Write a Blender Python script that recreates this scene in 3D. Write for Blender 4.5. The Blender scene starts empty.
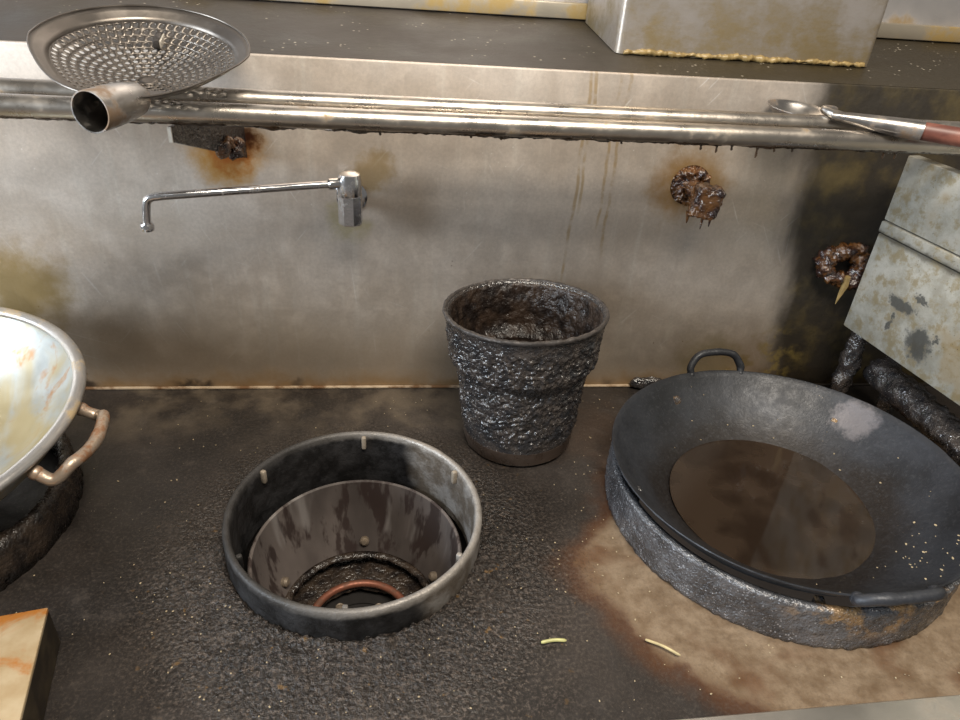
import bpy, bmesh, math, random
from mathutils import Vector, Matrix, noise
random.seed(7)
PI = math.pi
C = bpy.context.scene.collection
S = bpy.context.scene

# ------------------------------------------------------------------ camera
PITCH, YAW, ROLL, CAMH, CAMD, FPX = 31.709, 8.398, 4.41, .733, 1.08, 702.9
def cam_axes():
    p, y, r = math.radians(PITCH), math.radians(YAW), math.radians(ROLL)
    f = Vector((math.sin(y)*math.cos(p), math.cos(y)*math.cos(p), -math.sin(p)))
    a = Vector((math.cos(y), -math.sin(y), 0)); u = a.cross(f)
    c, s = math.cos(r), math.sin(r)
    return c*a + s*u, -s*a + c*u, f
AX, AU, AF = cam_axes()
CP = Vector((0, -CAMD, CAMH))
cd = bpy.data.cameras.new('camera'); cam = bpy.data.objects.new('camera', cd); C.objects.link(cam)
cd.sensor_width = 36; cd.lens = 36*FPX/960; cd.clip_start = .02
m = Matrix((AX, AU, -AF)).transposed().to_4x4(); m.translation = CP
cam.matrix_world = m
S.camera = cam
def at(px, py, axis, val):
    d = AF + AX*((px-480)/FPX) - AU*((py-360)/FPX)
    return CP + d*((val-CP[axis])/d[axis])

# ------------------------------------------------------------------ light
W = bpy.data.worlds.new('world'); S.world = W; W.use_nodes = True
bg = W.node_tree.nodes['Background']; bg.inputs[0].default_value = (1, .965, .91, 1); bg.inputs[1].default_value = .20
def area(name, loc, target, sx, sy, power, col):
    l = bpy.data.lights.new(name, 'AREA'); l.shape = 'RECTANGLE'; l.size = sx; l.size_y = sy; l.energy = power; l.color = col
    o = bpy.data.objects.new(name, l); C.objects.link(o); o.location = loc
    o.rotation_euler = (Vector(target)-Vector(loc)).to_track_quat('-Z', 'Y').to_euler()
    return o
area('window_daylight', (-3.1, -1.4, 1.2), (.1, -.2, .1), 1.2, 1.0, 150, (.82, .91, 1))
area('ceiling_lamp', (.3, -1.35, 2.3), (.2, -.1, .2), 1.2, .5, 84, (1, .91, .78))
S.view_settings.view_transform = 'Standard'; S.view_settings.look = 'None'
S.view_settings.gamma = 1; S.view_settings.use_curve_mapping = False
S.view_settings.exposure = 0.0

# ------------------------------------------------------------------ materials
class NT:
    def __init__(s, name):
        s.m = bpy.data.materials.new(name); s.m.use_nodes = True
        s.t = s.m.node_tree; s.b = s.t.nodes['Principled BSDF']
        tc = s.t.nodes.new('ShaderNodeTexCoord'); s.co = tc.outputs['Object']
        g = s.t.nodes.new('ShaderNodeNewGeometry'); s.wp = g.outputs['Position']
    def put(s, sock, v):
        if isinstance(v, bpy.types.NodeSocket): s.t.links.new(v, sock)
        elif isinstance(v, tuple) and len(v) == 3 and sock.type == 'RGBA': sock.default_value = (*v, 1)
        else: sock.default_value = v
    def math(s, op, a, b=0.0, c=0.0, clamp=False):
        n = s.t.nodes.new('ShaderNodeMath'); n.operation = op; n.use_clamp = clamp
        for i, v in enumerate((a, b, c)): s.put(n.inputs[i], v)
        return n.outputs[0]
    def noise(s, scale, detail=4, rough=.55, co=None, dist=0, ax=(1, 1, 1), rot=0):
        if rot:
            m0 = s.t.nodes.new('ShaderNodeMapping'); s.t.links.new(co or s.wp, m0.inputs[0]); m0.inputs['Rotation'].default_value = (0, rot, 0); co = m0.outputs[0]
        mp = s.t.nodes.new('ShaderNodeMapping'); s.t.links.new(co or s.wp, mp.inputs[0]); mp.inputs['Scale'].default_value = ax
        n = s.t.nodes.new('ShaderNodeTexNoise'); s.t.links.new(mp.outputs[0], n.inputs['Vector'])
        n.inputs['Scale'].default_value = scale; n.inputs['Detail'].default_value = detail; n.inputs['Roughness'].default_value = rough; n.inputs['Distortion'].default_value = dist
        return n.outputs['Fac']
    def voro(s, scale, feature='F1', out='Distance', co=None, rnd=1):
        n = s.t.nodes.new('ShaderNodeTexVoronoi'); s.t.links.new(co or s.wp, n.inputs['Vector'])
        n.feature = feature; n.inputs['Scale'].default_value = scale; n.inputs['Randomness'].default_value = rnd
        return n.outputs[out]
    def ramp(s, v, a, b, lo=0.0, hi=1.0, smooth=True):
        n = s.t.nodes.new('ShaderNodeMapRange'); n.interpolation_type = 'SMOOTHSTEP' if smooth else 'LINEAR'
        s.put(n.inputs[0], v)
        for i, x in zip((1, 2, 3, 4), (a, b, lo, hi)): s.put(n.inputs[i], x)
        return n.outputs[0]
    def mix(s, f, a, b):
        n = s.t.nodes.new('ShaderNodeMix'); n.data_type = 'RGBA'
        s.put(n.inputs[0], f); s.put(n.inputs[6], a); s.put(n.inputs[7], b)
        return n.outputs[2]
    def xyz(s, co=None):
        n = s.t.nodes.new('ShaderNodeSeparateXYZ'); s.t.links.new(co or s.wp, n.inputs[0]); return n.outputs
    def dist(s, p, co=None, ax=(1, 1, 1)):
        a = s.t.nodes.new('ShaderNodeVectorMath'); a.operation = 'SUBTRACT'; s.t.links.new(co or s.wp, a.inputs[0]); a.inputs[1].default_value = p
        q = s.t.nodes.new('ShaderNodeVectorMath'); q.operation = 'MULTIPLY'; s.t.links.new(a.outputs[0], q.inputs[0]); q.inputs[1].default_value = ax
        b = s.t.nodes.new('ShaderNodeVectorMath'); b.operation = 'LENGTH'; s.t.links.new(q.outputs[0], b.inputs[0])
        return b.outputs['Value']
    def bump(s, h, strength=.3, d=.002, prev=None):
        n = s.t.nodes.new('ShaderNodeBump'); n.inputs['Strength'].default_value = strength; n.inputs['Distance'].default_value = d
        s.put(n.inputs['Height'], h)
        if prev: s.t.links.new(prev, n.inputs['Normal'])
        return n.outputs[0]
    def out(s, col=None, rough=None, metal=None, normal=None, spec=None, coat=None):
        for k, v in (('Base Color', col), ('Roughness', rough), ('Metallic', metal), ('Normal', normal), ('Specular IOR Level', spec), ('Coat Weight', coat)):
            if v is not None: s.put(s.b.inputs[k], v)
        return s.m
M = {}
def blob(n, p, r, soft, noise_v, amt=.05, ax=(1, 1, 1)):
    """mask 1 inside a ragged spot round p"""
    d = n.math('ADD', n.dist(p, ax=ax), n.math('MULTIPLY', n.math('SUBTRACT', noise_v, .5), amt))
    return n.ramp(d, r, max(r-soft, 0), 0, 1)
def mul(n, a, b): return n.math('MULTIPLY', a, b)

def mat_wall():
    n = NT('stained_steel'); x, y, z = n.xyz()
    n1 = n.noise(3.5, 5); n2 = n.noise(22, 5, .65); n3 = n.noise(120, 3)
    vert = n.noise(9, 4, .6, ax=(5, 1, .35))
    col = n.mix(n.ramp(n1, .35, .65), (.53, .455, .385), (.64, .575, .515))
    col = n.mix(n.ramp(vert, .52, .75, 0, .5), col, (.68, .635, .57))
    # fine pale scratches and dried spatter
    area_ = n.ramp(n.noise(5, 3), .42, .6)
    for rot_, sc, ln in ((.5, 150, .06), (-.7, 170, .07), (1.2, 140, .05), (.1, 130, .05)):
        scr = n.noise(sc, 1.5, .5, ax=(1, 1, ln), rot=rot_); col = n.mix(mul(n, n.ramp(scr, .68, .76, 0, .6), area_), col, (.80, .77, .74))
    mot = n.noise(170, 4, .75); col = n.mix(n.ramp(mot, .3, .7, 0, .30), col, (.30, .265, .23))
    spt = n.ramp(n.voro(75), .10, .05); spt = mul(n, spt, n.ramp(n.noise(6, 3), .5, .62)); col = n.mix(mul(n, spt, .6), col, (.78, .76, .72))
    dsp = mul(n, n.ramp(n.voro(33), .07, .03), n.ramp(n.noise(4.3, 3), .5, .6)); col = n.mix(mul(n, dsp, .8), col, (.10, .06, .035))
    # yellow-brown grease line along the foot of the wall
    col = n.mix(n.ramp(n.math('ADD', z, mul(n, n.math('SUBTRACT', n1, .5), .2)), .26, .04, 0, .55), col, (.36, .27, .17))
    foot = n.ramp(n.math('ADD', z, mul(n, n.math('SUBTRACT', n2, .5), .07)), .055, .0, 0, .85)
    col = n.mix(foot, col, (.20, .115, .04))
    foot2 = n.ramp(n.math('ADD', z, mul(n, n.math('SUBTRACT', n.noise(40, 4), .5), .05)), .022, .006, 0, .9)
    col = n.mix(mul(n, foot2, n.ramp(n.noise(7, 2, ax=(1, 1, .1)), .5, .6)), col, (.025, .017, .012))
    # yellow halos of old oil
    for p, r, c, k in (((-.025, 0, .40), .045, (.34, .22, .06), .6), ((.48, 0, .395), .085, (.34, .19, .05), .85), ((-.245, 0, .425), .075, (.50, .27, .05), .9), ((-.238, 0, .43), .045, (.38, .10, .015), .95),
                       ((-.228, 0, .445), .035, (.06, .02, .01), .95), ((-.585, 0, .19), .1, (.35, .24, .07), .8), ((-.07, 0, .315), .045, (.42, .36, .10), .4), ((.60, 0, .05), .09, (.30, .24, .08), .4)):
        col = n.mix(mul(n, blob(n, p, r, r*.7, n2, .10), k), col, c)
    # thin vertical drips
    for xd, z0, z1 in ((.292, .2, .47), (.338, .3, .46), (.352, .25, .47), (.30, .33, .46)):
        d = n.math('ABSOLUTE', n.math('SUBTRACT', n.math('ADD', x, mul(n, n.math('SUBTRACT', n.noise(12, 2), .5), .02)), xd))
        msk = mul(n, n.ramp(d, .004, .001), mul(n, n.ramp(z, z0, z0+.05), n.ramp(n2, .35, .55)))
        col = n.mix(mul(n, msk, .6), col, (.33, .22, .08))
    # black-green burnt grease on the right end
    g = n.ramp(n.math('ADD', x, n.math('ADD', mul(n, n.math('SUBTRACT', n.noise(7, 4, ax=(1, 1, .4)), .5), .16), mul(n, z, .10))), .665, .745)
    gc = n.mix(n.ramp(n.noise(13, 4), .45, .7), (.010, .008, .005), (.055, .040, .012))
    col = n.mix(mul(n, g, .96), col, gc)
    gy = mul(n, blob(n, (.70, 0, .045), .10, .07, n2, .12), n.ramp(n.noise(35, 3), .45, .65)); col = n.mix(mul(n, gy, .6), col, (.26, .19, .05))
    rough = n.ramp(n1, .3, .7, .42, .50)
    rough = n.math('ADD', rough, n.ramp(n2, .4, .7, 0, .12))
    metal = n.math('SUBTRACT', .74, mul(n, n.math('MAXIMUM', g, foot), .74))
    b = n.bump(n2, .05, .003); b = n.bump(n3, .08, .0006, b)
    b = n.bump(mul(n, g, n.noise(45, 4)), .5, .004, b)
    M['wall'] = n.out(col, rough, metal, b, n.math('SUBTRACT', .5, mul(n, g, .3)))
mat_wall()

def mat_steel(name, base, rough, metal=1, stain=None, stain_amt=.5, scale=14, bumpk=.1, dark=None):
    n = NT(name); n2 = n.noise(scale, 5, .62)
    col = n.mix(n.ramp(n.noise(scale*.4, 3), .3, .7), tuple(c*.82 for c in base), base)
    mt = metal; r = n.ramp(n2, .3, .7, rough*.8, rough*1.3)
    if stain:
        k = n.ramp(n2, .62-stain_amt*.3, .78-stain_amt*.3); col = n.mix(mul(n, k, .85), col, stain)
        mt = n.math('SUBTRACT', metal, mul(n, k, metal*.6)); r = n.math('ADD', r, mul(n, k, .15))
    if dark:
        k = n.ramp(n.noise(scale*2.2, 5, .7), .58, .68); col = n.mix(mul(n, k, .9), col, dark)
        mt = n.math('MULTIPLY', mt, n.math('SUBTRACT', 1, mul(n, k, .7)))
    b = n.bump(n.noise(scale*6, 3), bumpk, .001)
    M[name] = n.out(col, r, mt, b)
mat_steel('steel_pipe', (.56, .51, .45), .30, 1, (.26, .17, .08), .15, 26, .2)
mat_steel('steel_skimmer', (.20, .178, .158), .42, 1, None, 0, 20)
mat_steel('steel_ladle', (.40, .38, .36), .33, 1, (.20, .12, .06), .4, 25)
mat_steel('chrome', (.66, .66, .68), .2, 1, (.16, .12, .08), .25, 45, .15)
mat_steel('upper_steel', (.62, .60, .60), .45, .7, (.30, .20, .07), .2, 9)
mat_steel('lip_steel', (.45, .40, .32), .45, .5, (.36, .24, .07), .6, 12)
def mat_duct():
    n = NT('duct_steel'); n1 = n.noise(9, 5, .6); n2 = n.noise(90, 5, .8, ax=(.6, 1, 1.2)); x, y, z = n.xyz()
    col = n.mix(n.ramp(n1, .35, .65), (.38, .335, .28), (.46, .42, .39))
    g = n.math('ADD', n.ramp(z, .66, .575, 0, .35), n.math('ADD', n.ramp(n1, .6, .38, 0, .45), mul(n, n.math('SUBTRACT', n2, .5), 1.2)))
    col = n.mix(n.ramp(g, .0, .9, 0, .8), col, (.25, .18, .07))
    M['duct_steel'] = n.out(col, n.ramp(g, .1, .8, .3, .5), .65, n.bump(n2, .2, .002))
mat_duct()
def mat_guard():
    n = NT('guard_steel'); n1 = n.noise(18, 6, .72); n2 = n.noise(45, 5, .7); n3 = n.noise(9, 3)
    x, y, z = n.xyz()
    col = n.mix(n.ramp(n1, .35, .65), (.33, .315, .265), (.50, .49, .44))
    col = n.mix(mul(n, n.ramp(n2, .46, .64), .7), col, (.27, .21, .10))
    col = n.mix(mul(n, mul(n, n.ramp(n3, .5, .66), n.ramp(n1, .4, .55)), .55), col, (.30, .20, .07))
    for (px, py, rr, ax_) in ((914, 346, .028, (1, 1, .8)), (903, 306, .021, (1, .7, 1.3)), (893, 322, .013, (1, 1.6, .6)), (918, 300, .011, (1, .7, 1.6)), (930, 340, .012, (1, 1, 1))):
        p = at(px, py, 0, .83); col = n.mix(mul(n, blob(n, tuple(p), rr, rr*.45, n2, .06, ax_), .85), col, (.06, .062, .06))
    k = n.ramp(n.math('ADD', n.math('ABSOLUTE', n.math('SUBTRACT', z, .338)), mul(n, n.math('SUBTRACT', n2, .5), .02)), .009, .001)
    col = n.mix(mul(n, k, .75), col, (.07, .055, .035))
    f = mul(n, n.ramp(n.voro(150), .16, .07), n.ramp(n.noise(15, 2), .5, .62)); col = n.mix(mul(n, f, .8), col, (.08, .065, .04))
    M['guard_steel'] = n.out(col, .42, .35, n.bump(n2, .25, .002))
mat_guard()
mat_steel('front_steel', (.52, .49, .44), .35, .9, (.2, .15, .09), .2, 10)
mat_steel('ring_steel', (.20, .20, .205), .38, .8, (.05, .04, .035), .5, 16, .4)
mat_steel('rim_black', (.09, .08, .075), .4, .5, (.02, .016, .014), .6, 60, .6)
mat_steel('body_steel', (.5, .5, .5), .4, .9)
mat_steel('copper_ring', (.27, .10, .06), .45, .5, (.10, .05, .03), .5, 40, .3)
mat_steel('nut_steel', (.26, .21, .16), .45, .5, (.1, .07, .04), .3, 60)
def mat_bead():
    n = NT('bead'); x, y, z = n.xyz(); n1 = n.noise(18, 5, .65)
    col = n.mix(n.ramp(n1, .42, .6), (.46, .36, .25), (.16, .085, .04))
    col = n.mix(n.ramp(n.math('ADD', x, mul(n, n.math('SUBTRACT', n1, .5), .1)), .5, .6), col, (.02, .015, .01))
    M['bead'] = n.out(col, .5, .1)
mat_bead()
mat_steel('floor_tile', (.25, .2, .17), .5, 0)

def mat_crust(name, a, b, fleck, rough=.3, scale=90, fl=.5, bk=.9, spec=.65):
    n = NT(name); n1 = n.noise(scale, 2.5, .6); n2 = n.noise(scale*.25, 4)
    col = n.mix(n.ramp(n2, .35, .65), a, b)
    f = mul(n, n.ramp(n.voro(scale*2.2), .20, .08), n.ramp(n.noise(scale*.5, 2), .58-.1*fl, .68-.1*fl))
    col = n.mix(mul(n, f, fl), col, fleck)  # pale flecks in the crust, some of them painted glints
    r = n.ramp(n1, .35, .7, rough*.7, rough*1.5)
    bb = n.bump(n1, bk, .0035)
    M[name] = n.out(col, r, 0, bb, spec)
mat_crust('crust_black', (.018, .018, .020), (.046, .038, .034), (.72, .68, .64), .12, 180, .85, 1, 1)
mat_crust('crust_and_dark', (.012, .009, .008), (.04, .028, .02), (.30, .2, .12), .25, 170, .35)
mat_crust('crust_deep', (.010, .007, .006), (.030, .019, .013), (.25, .16, .09), .38, 150, .3, .9, .4)
mat_crust('base_brown', (.028, .018, .013), (.050, .034, .025), (.3, .2, .12), .34, 60, .3, .4)
mat_crust('grease_amber', (.13, .052, .012), (.022, .010, .010), (.70, .60, .50), .14, 170, .9, 1, 1)
mat_crust('drip', (.03, .02, .013), (.06, .03, .012), (.3, .2, .1), .3, 90, .2, .4)

def mat_cooktop():
    n = NT('burnt_cooktop'); x, y, z = n.xyz()
    n1 = n.noise(5, 5); n2 = n.noise(28, 5, .68); n3 = n.noise(110, 4, .7)
    col = n.mix(n.ramp(n1, .35, .68), (.0135, .0115, .0105), (.031, .0255, .0225))
    col = n.mix(n.ramp(n2, .55, .75, 0, .6), col, (.058, .047, .040))
    haze = mul(n, n.ramp(n.math('ADD', y, mul(n, n.math('SUBTRACT', n1, .5), .25)), -.2, -.03), n.ramp(n.noise(11, 4), .4, .65)); haze = mul(n, haze, n.ramp(x, .25, .05))
    col = n.mix(mul(n, haze, .7), col, (.12, .095, .068))
    # bare tan metal in front of the wok
    d = n.dist((.575, -.335, 0)); d2 = n.math('ADD', d, n.math('ADD', mul(n, n.math('SUBTRACT', n1, .5), .12), mul(n, n.math('SUBTRACT', n2, .5), .05)))
    d2 = n.math('ADD', d2, n.ramp(y, -.44, -.33, 0, .11))
    d2 = n.math('SUBTRACT', d2, n.ramp(x, .45, .7, 0, .1))
    tan = n.ramp(d2, .36, .335); brown = n.ramp(d2, .40, .345)
    col = n.mix(mul(n, brown, .9), col, (.075, .032, .014))
    tc = n.mix(n.ramp(n2, .3, .7), (.175, .118, .072), (.285, .215, .148))
    tc = n.mix(mul(n, n.ramp(n.noise(9, 3, ax=(1, 1, 1)), .50, .66), .8), tc, (.12, .055, .025))
    col = n.mix(tan, col, tc)
    # reddish brown by the pot
    k = mul(n, blob(n, (.36, -.14, 0), .12, .09, n2, .14), .5); col = n.mix(k, col, (.045, .026, .017))
    # flecks
    f = mul(n, n.ramp(n.voro(140), .12, .05), n.ramp(n.noise(8, 3), .52, .64)); col = n.mix(mul(n, f, .55), col, (.36, .30, .23))
    cz = n.ramp(n.dist((-.03, -.44, 0)), .36, .2)
    gr = n.noise(210, 3, .7); col = n.mix(mul(n, n.ramp(gr, .50, .66, 0, .75), cz), col, (.115, .092, .078)); col = n.mix(mul(n, n.ramp(gr, .5, .36, 0, .8), cz), col, (.010, .008, .007))
    am = mul(n, n.ramp(n.noise(55, 3), .66, .72), cz); col = n.mix(mul(n, am, .7), col, (.16, .09, .03))
    mot = n.noise(240, 3, .75); col = n.mix(n.ramp(mot, .45, .75, 0, .35), col, (.10, .08, .065))
    rough = n.ramp(n2, .3, .7, .30, .52); rough = n.math('ADD', rough, mul(n, tan, .08))
    cr = n.ramp(n.dist((-.048, -.40, 0)), .32, .2)
    b = n.bump(n2, .25, .003); b = n.bump(n3, .35, .0015, b); b = n.bump(mul(n, cr, n.noise(170, 3, .65)), 1, .006, b); rough = n.math('SUBTRACT', rough, mul(n, cr, .12))
    M['cooktop'] = n.out(col, rough, mul(n, tan, .35), b, .35)
mat_cooktop()

def mat_shelf():
    n = NT('greasy_ledge'); n1 = n.noise(9, 5); n2 = n.noise(60, 4, .7)
    x, y, z = n.xyz()
    col = n.mix(n.ramp(n1, .35, .65), (.030, .024, .018), (.062, .052, .044))
    col = n.mix(n.ramp(x, .2, .45, 0, .7), col, (.03, .022, .008))
    f = mul(n, n.ramp(n.voro(70), .17, .09), n.ramp(n.noise(12, 3), .52, .6)); col = n.mix(mul(n, f, .8), col, (.6, .53, .43))
    M['shelf'] = n.out(col, n.ramp(n1, .3, .7, .42, .65), .15, n.bump(n2, .4, .002), .3)
mat_shelf()

def mat_wok():
    n = NT('seasoned_iron'); n1 = n.noise(8, 5); n2 = n.noise(55, 4, .7)
    r = n.dist((.575, -.335, 0), ax=(1, 1, 0))
    col = n.mix(n.ramp(n1, .35, .65), (.014, .015, .018), (.032, .035, .043))
    col = n.mix(mul(n, n.ramp(n.math('ADD', r, mul(n, n.math('SUBTRACT', n1, .5), .08)), .215, .165), .85), col, (.016, .012, .010))
    sp = n.noise(200, 3, .7); col = n.mix(mul(n, n.ramp(sp, .5, .7), .3), col, (.075, .078, .088))
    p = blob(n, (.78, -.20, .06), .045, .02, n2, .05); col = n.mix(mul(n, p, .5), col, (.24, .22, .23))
    f = mul(n, n.ramp(n.voro(120), .12, .05), n.ramp(n.noise(9, 3), .56, .66)); col = n.mix(mul(n, f, .6), col, (.5, .4, .27))
    M['wok'] = n.out(col, n.ramp(n2, .3, .7, .40, .56), .3, n.bump(sp, .4, .0014), .55)
mat_wok()
def mat_wokring():
    n = NT('caked_ring'); n1 = n.noise(260, 2.5, .6); n2 = n.noise(16, 4); x, y, z = n.xyz()
    col = n.mix(n.ramp(n2, .35, .65), (.05, .05, .054), (.12, .122, .132))
    k = mul(n, mul(n, n.ramp(n.noise(24, 4, .6), .50, .62), n.ramp(x, .42, .56)), n.ramp(z, .01, .05))
    col = n.mix(mul(n, k, .75), col, (.42, .25, .10))
    f = mul(n, n.ramp(n.voro(230), .34, .16), n.ramp(n.noise(45, 3), .42, .6)); col = n.mix(mul(n, f, .6), col, (.42, .42, .44))  # pale flecks painting the glints on the grain
    M['wokring'] = n.out(col, .2, .3, n.bump(n1, 1, .003), 1)
mat_wokring()
def mat_oil():
    n = NT('used_oil'); M['oil'] = n.out(n.mix(n.ramp(n.noise(12, 3), .4, .6), (.020, .013, .009), (.034, .023, .016)), .05, 0, n.bump(n.noise(20, 2), .03, .002), .5)
mat_oil()
def mat_pan():
    n = NT('stained_aluminium'); n1 = n.noise(9, 4, .6, dist=.6); n2 = n.noise(26, 4, .6)
    x, y, z = n.xyz()
    col = n.mix(n.ramp(n2, .3, .7), (.25, .275, .285), (.33, .355, .36))
    col = n.mix(mul(n, n.ramp(n1, .36, .62), .8), col, (.31, .235, .095))
    col = n.mix(mul(n, n.ramp(n.noise(13, 4, .65, dist=.4), .56, .68), .85), col, (.30, .14, .04))
    M['pan'] = n.out(col, n.ramp(n2, .3, .7, .34, .46), .35, n.bump(n2, .15, .002))
mat_pan()
mat_steel('pan_rim', (.50, .485, .47), .35, .8, (.45, .33, .17), .3, 30, .3)
mat_steel('pan_handle', (.46, .37, .29), .42, .7, (.22, .09, .03), .5, 40, .4)
def mat_tray():
    n = NT('rusted_tray'); n1 = n.noise(14, 5, .6, dist=.5); n2 = n.noise(30, 4)
    col = n.mix(n.ramp(n2, .3, .7), (.40, .29, .16), (.50, .40, .26))
    col = n.mix(mul(n, n.ramp(n1, .44, .56), .9), col, (.42, .15, .02))
    col = n.mix(mul(n, n.ramp(n1, .60, .66), .9), col, (.16, .05, .03))
    M['tray'] = n.out(col, .4, .25, n.bump(n1, .3, .002))
    n = NT('tray_side'); M['tray_side'] = n.out(n.mix(n.ramp(n.noise(30, 4), .4, .65), (.022, .016, .01), (.06, .045, .025)), .45, .2)
mat_tray()
def mat_wood():
    n = NT('red_wood'); w = n.noise(40, 4, .6, ax=(.12, 1, 1))
    M['wood'] = n.out(n.mix(n.ramp(w, .35, .7), (.10, .032, .022), (.21, .078, .052)), .45, 0, n.bump(w, .2, .001))
mat_wood()
def plain(name, c, r=.5, metal=0):
    n = NT(name); v = n.noise(60, 3); M[name] = n.out(n.mix(n.ramp(v, .35, .65), tuple(k*.7 for k in c), c), r, metal)
plain('tab_steel', (.40, .34, .27), .5, .3); plain('soot', (.012, .010, .009), .6); plain('stem_green', (.50, .48, .20)); plain('stem_pale', (.52, .42, .22)); plain('crumb', (.42, .34, .22)); plain('seam_grease', (.30, .21, .085), .4); plain('white_edge', (.75, .7, .62), .4, .3)
def mat_chamber():
    n = NT('heat_stained_chamber'); n1 = n.noise(7, 4, .6, ax=(1, 1, .3)); n2 = n.noise(30, 4, .6, ax=(1, 1, .25))
    col = n.mix(n.ramp(n1, .35, .65), (.050, .040, .036), (.13, .108, .098))
    col = n.mix(mul(n, n.ramp(n2, .52, .60), .85), col, (.022, .011, .009))
    col = n.mix(mul(n, n.ramp(n.noise(22, 3, .5, ax=(1, 1, .12)), .58, .7), .6), col, (.26, .24, .23))
    M['chamber'] = n.out(col, .68, .1, n.bump(n2, .3, .002))
mat_chamber()
def mat_ringtop():
    n = NT('worn_lit_burner_ring'); x, y, z = n.xyz(); n2 = n.noise(30, 5, .65); n1 = n.noise(10, 3)
    col = n.mix(n.ramp(n2, .35, .65), (.009, .0085, .0085), (.026, .025, .026))
    k = n.ramp(n.math('ADD', x, mul(n, n.math('SUBTRACT', n1, .5), .08)), .02, .05)   # bare right half of the ring, its lit brightness also put into the colour
    col = n.mix(mul(n, k, .8), col, n.mix(n.ramp(n2, .4, .65), (.19, .16, .13), (.32, .30, .28)))
    w = n.ramp(n.math('ADD', z, mul(n, n.math('SUBTRACT', n2, .5), .012)), .038, .047); col = n.mix(mul(n, w, n.ramp(x, -.16, .06, .05, .65)), col, (.42, .39, .36))  # worn rim, with its highlight painted stronger towards the right
    M['ring'] = n.out(col, n.ramp(n2, .3, .7, .40, .62), n.ramp(x, -.12, .06, .1, .55), n.bump(n.noise(120, 4, .7), .8, .002), .35)
mat_ringtop()

# ------------------------------------------------------------------ mesh helpers
ORG = {}
def empty(name, loc, label, cat, group=None):
    o = bpy.data.objects.new(name, None); C.objects.link(o); o.location = loc; o.empty_display_size = .05
    ORG[o.name] = Vector(loc); tag(o, label, cat, group); return o
def tag(o, label=None, cat=None, group=None, kind=None):
    for k, v in (('label', label), ('category', cat), ('group', group), ('kind', kind)):
        if v: o[k] = v
    return o
def obj(name, bm, mat, parent=None, smooth=True, angle=40, origin=None):
    """bm is in world coordinates"""
    o = origin if origin is not None else (ORG[parent.name] if parent else Vector((0, 0, 0)))
    o = Vector(o)
    bmesh.ops.translate(bm, verts=bm.verts, vec=-o)
    me = bpy.data.meshes.new(name); bm.normal_update(); bm.to_mesh(me); bm.free()
    if smooth:
        me.polygons.foreach_set('use_smooth', [True]*len(me.polygons))
        if angle < 180: me.set_sharp_from_angle(angle=math.radians(angle))
    me.materials.append(M[mat])
    ob = bpy.data.objects.new(name, me); C.objects.link(ob); ORG[ob.name] = o
    if parent: ob.parent = parent
    ob.location = o - (ORG[parent.name] if parent else Vector((0, 0, 0)))
    return ob
def frame_of(d):
    d = Vector(d).normalized(); a = Vector((0, 0, 1)) if abs(d.z) < .9 else Vector((1, 0, 0))
    u = d.cross(a).normalized(); return u, d.cross(u).normalized(), d
def rot_to(n):
    return Vector((0, 0, 1)).rotation_difference(Vector(n).normalized()).to_matrix().to_4x4()
def add_lathe(bm, prof, seg=96, closed=False, mtx=None, a0=0, a1=2*PI):
    full = abs(a1-a0-2*PI) < 1e-6; ns = seg if full else seg+1
    rows = []
    for r, z in prof:
        if r < 1e-6: v = bm.verts.new((0, 0, z)); rows.append([v]*ns)
        else: rows.append([bm.verts.new((r*math.cos(a0+(a1-a0)*i/seg), r*math.sin(a0+(a1-a0)*i/seg), z)) for i in range(ns)])
    rng = list(range(len(rows)-1)) + ([-1] if closed else [])
    for k in rng:
        A, B = rows[k], rows[(k+1) % len(rows)] if k >= 0 else rows[0]
        for i in range(seg):
            j = (i+1) % ns
            q = [A[i], A[j], B[j], B[i]]; u = []
            for v in q:
                if v not in u: u.append(v)
            if len(u) > 2: bm.faces.new(u)
    vs = list({v for row in rows for v in row})
    if mtx: bmesh.ops.transform(bm, matrix=mtx, verts=vs)
    return vs
def add_tube(bm, pts, r, seg=16, caps=True, rads=None):
    pts = [Vector(p) for p in pts]; n = len(pts); rows = []
    u = None
    for i, p in enumerate(pts):
        d = (pts[min(i+1, n-1)] - pts[max(i-1, 0)]).normalized()
        if u is None: u = frame_of(d)[0]
        u = (u - d*u.dot(d)).normalized(); w = d.cross(u)
        rr = rads[i] if rads else r
        rows.append([bm.verts.new(p + u*rr*math.cos(2*PI*k/seg) + w*rr*math.sin(2*PI*k/seg)) for k in range(seg)])
    for A, B in zip(rows, rows[1:]):
        for k in range(seg): bm.faces.new((A[k], A[(k+1) % seg], B[(k+1) % seg], B[k]))
    if caps: bm.faces.new(rows[0][::-1]); bm.faces.new(rows[-1])
    return [v for row in rows for v in row]
def add_box(bm, lo, hi, bev=0, mtx=None, seg=2):
    v = [bm.verts.new((x, y, z)) for x in (lo[0], hi[0]) for y in (lo[1], hi[1]) for z in (lo[2], hi[2])]
    fs = [bm.faces.new([v[i] for i in q]) for q in ((0, 1, 3, 2), (4, 6, 7, 5), (0, 4, 5, 1), (2, 3, 7, 6), (0, 2, 6, 4), (1, 5, 7, 3))]
    if bev:
        r = bmesh.ops.bevel(bm, geom=list({e for f in fs for e in f.edges}), offset=bev, segments=seg, affect='EDGES', profile=.5)
        v = list({x for f in r['faces'] for x in f.verts} | {x for x in v if x.is_valid})
    if mtx: bmesh.ops.transform(bm, matrix=mtx, verts=v)
    return v
def add_prism(bm, poly, d):
    d = Vector(d); A = [bm.verts.new(Vector(p)) for p in poly]; B = [bm.verts.new(Vector(p)+d) for p in poly]
    n = len(poly); bm.faces.new(A[::-1]); bm.faces.new(B)
    for i in range(n): bm.faces.new((A[i], A[(i+1) % n], B[(i+1) % n], B[i]))
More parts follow.
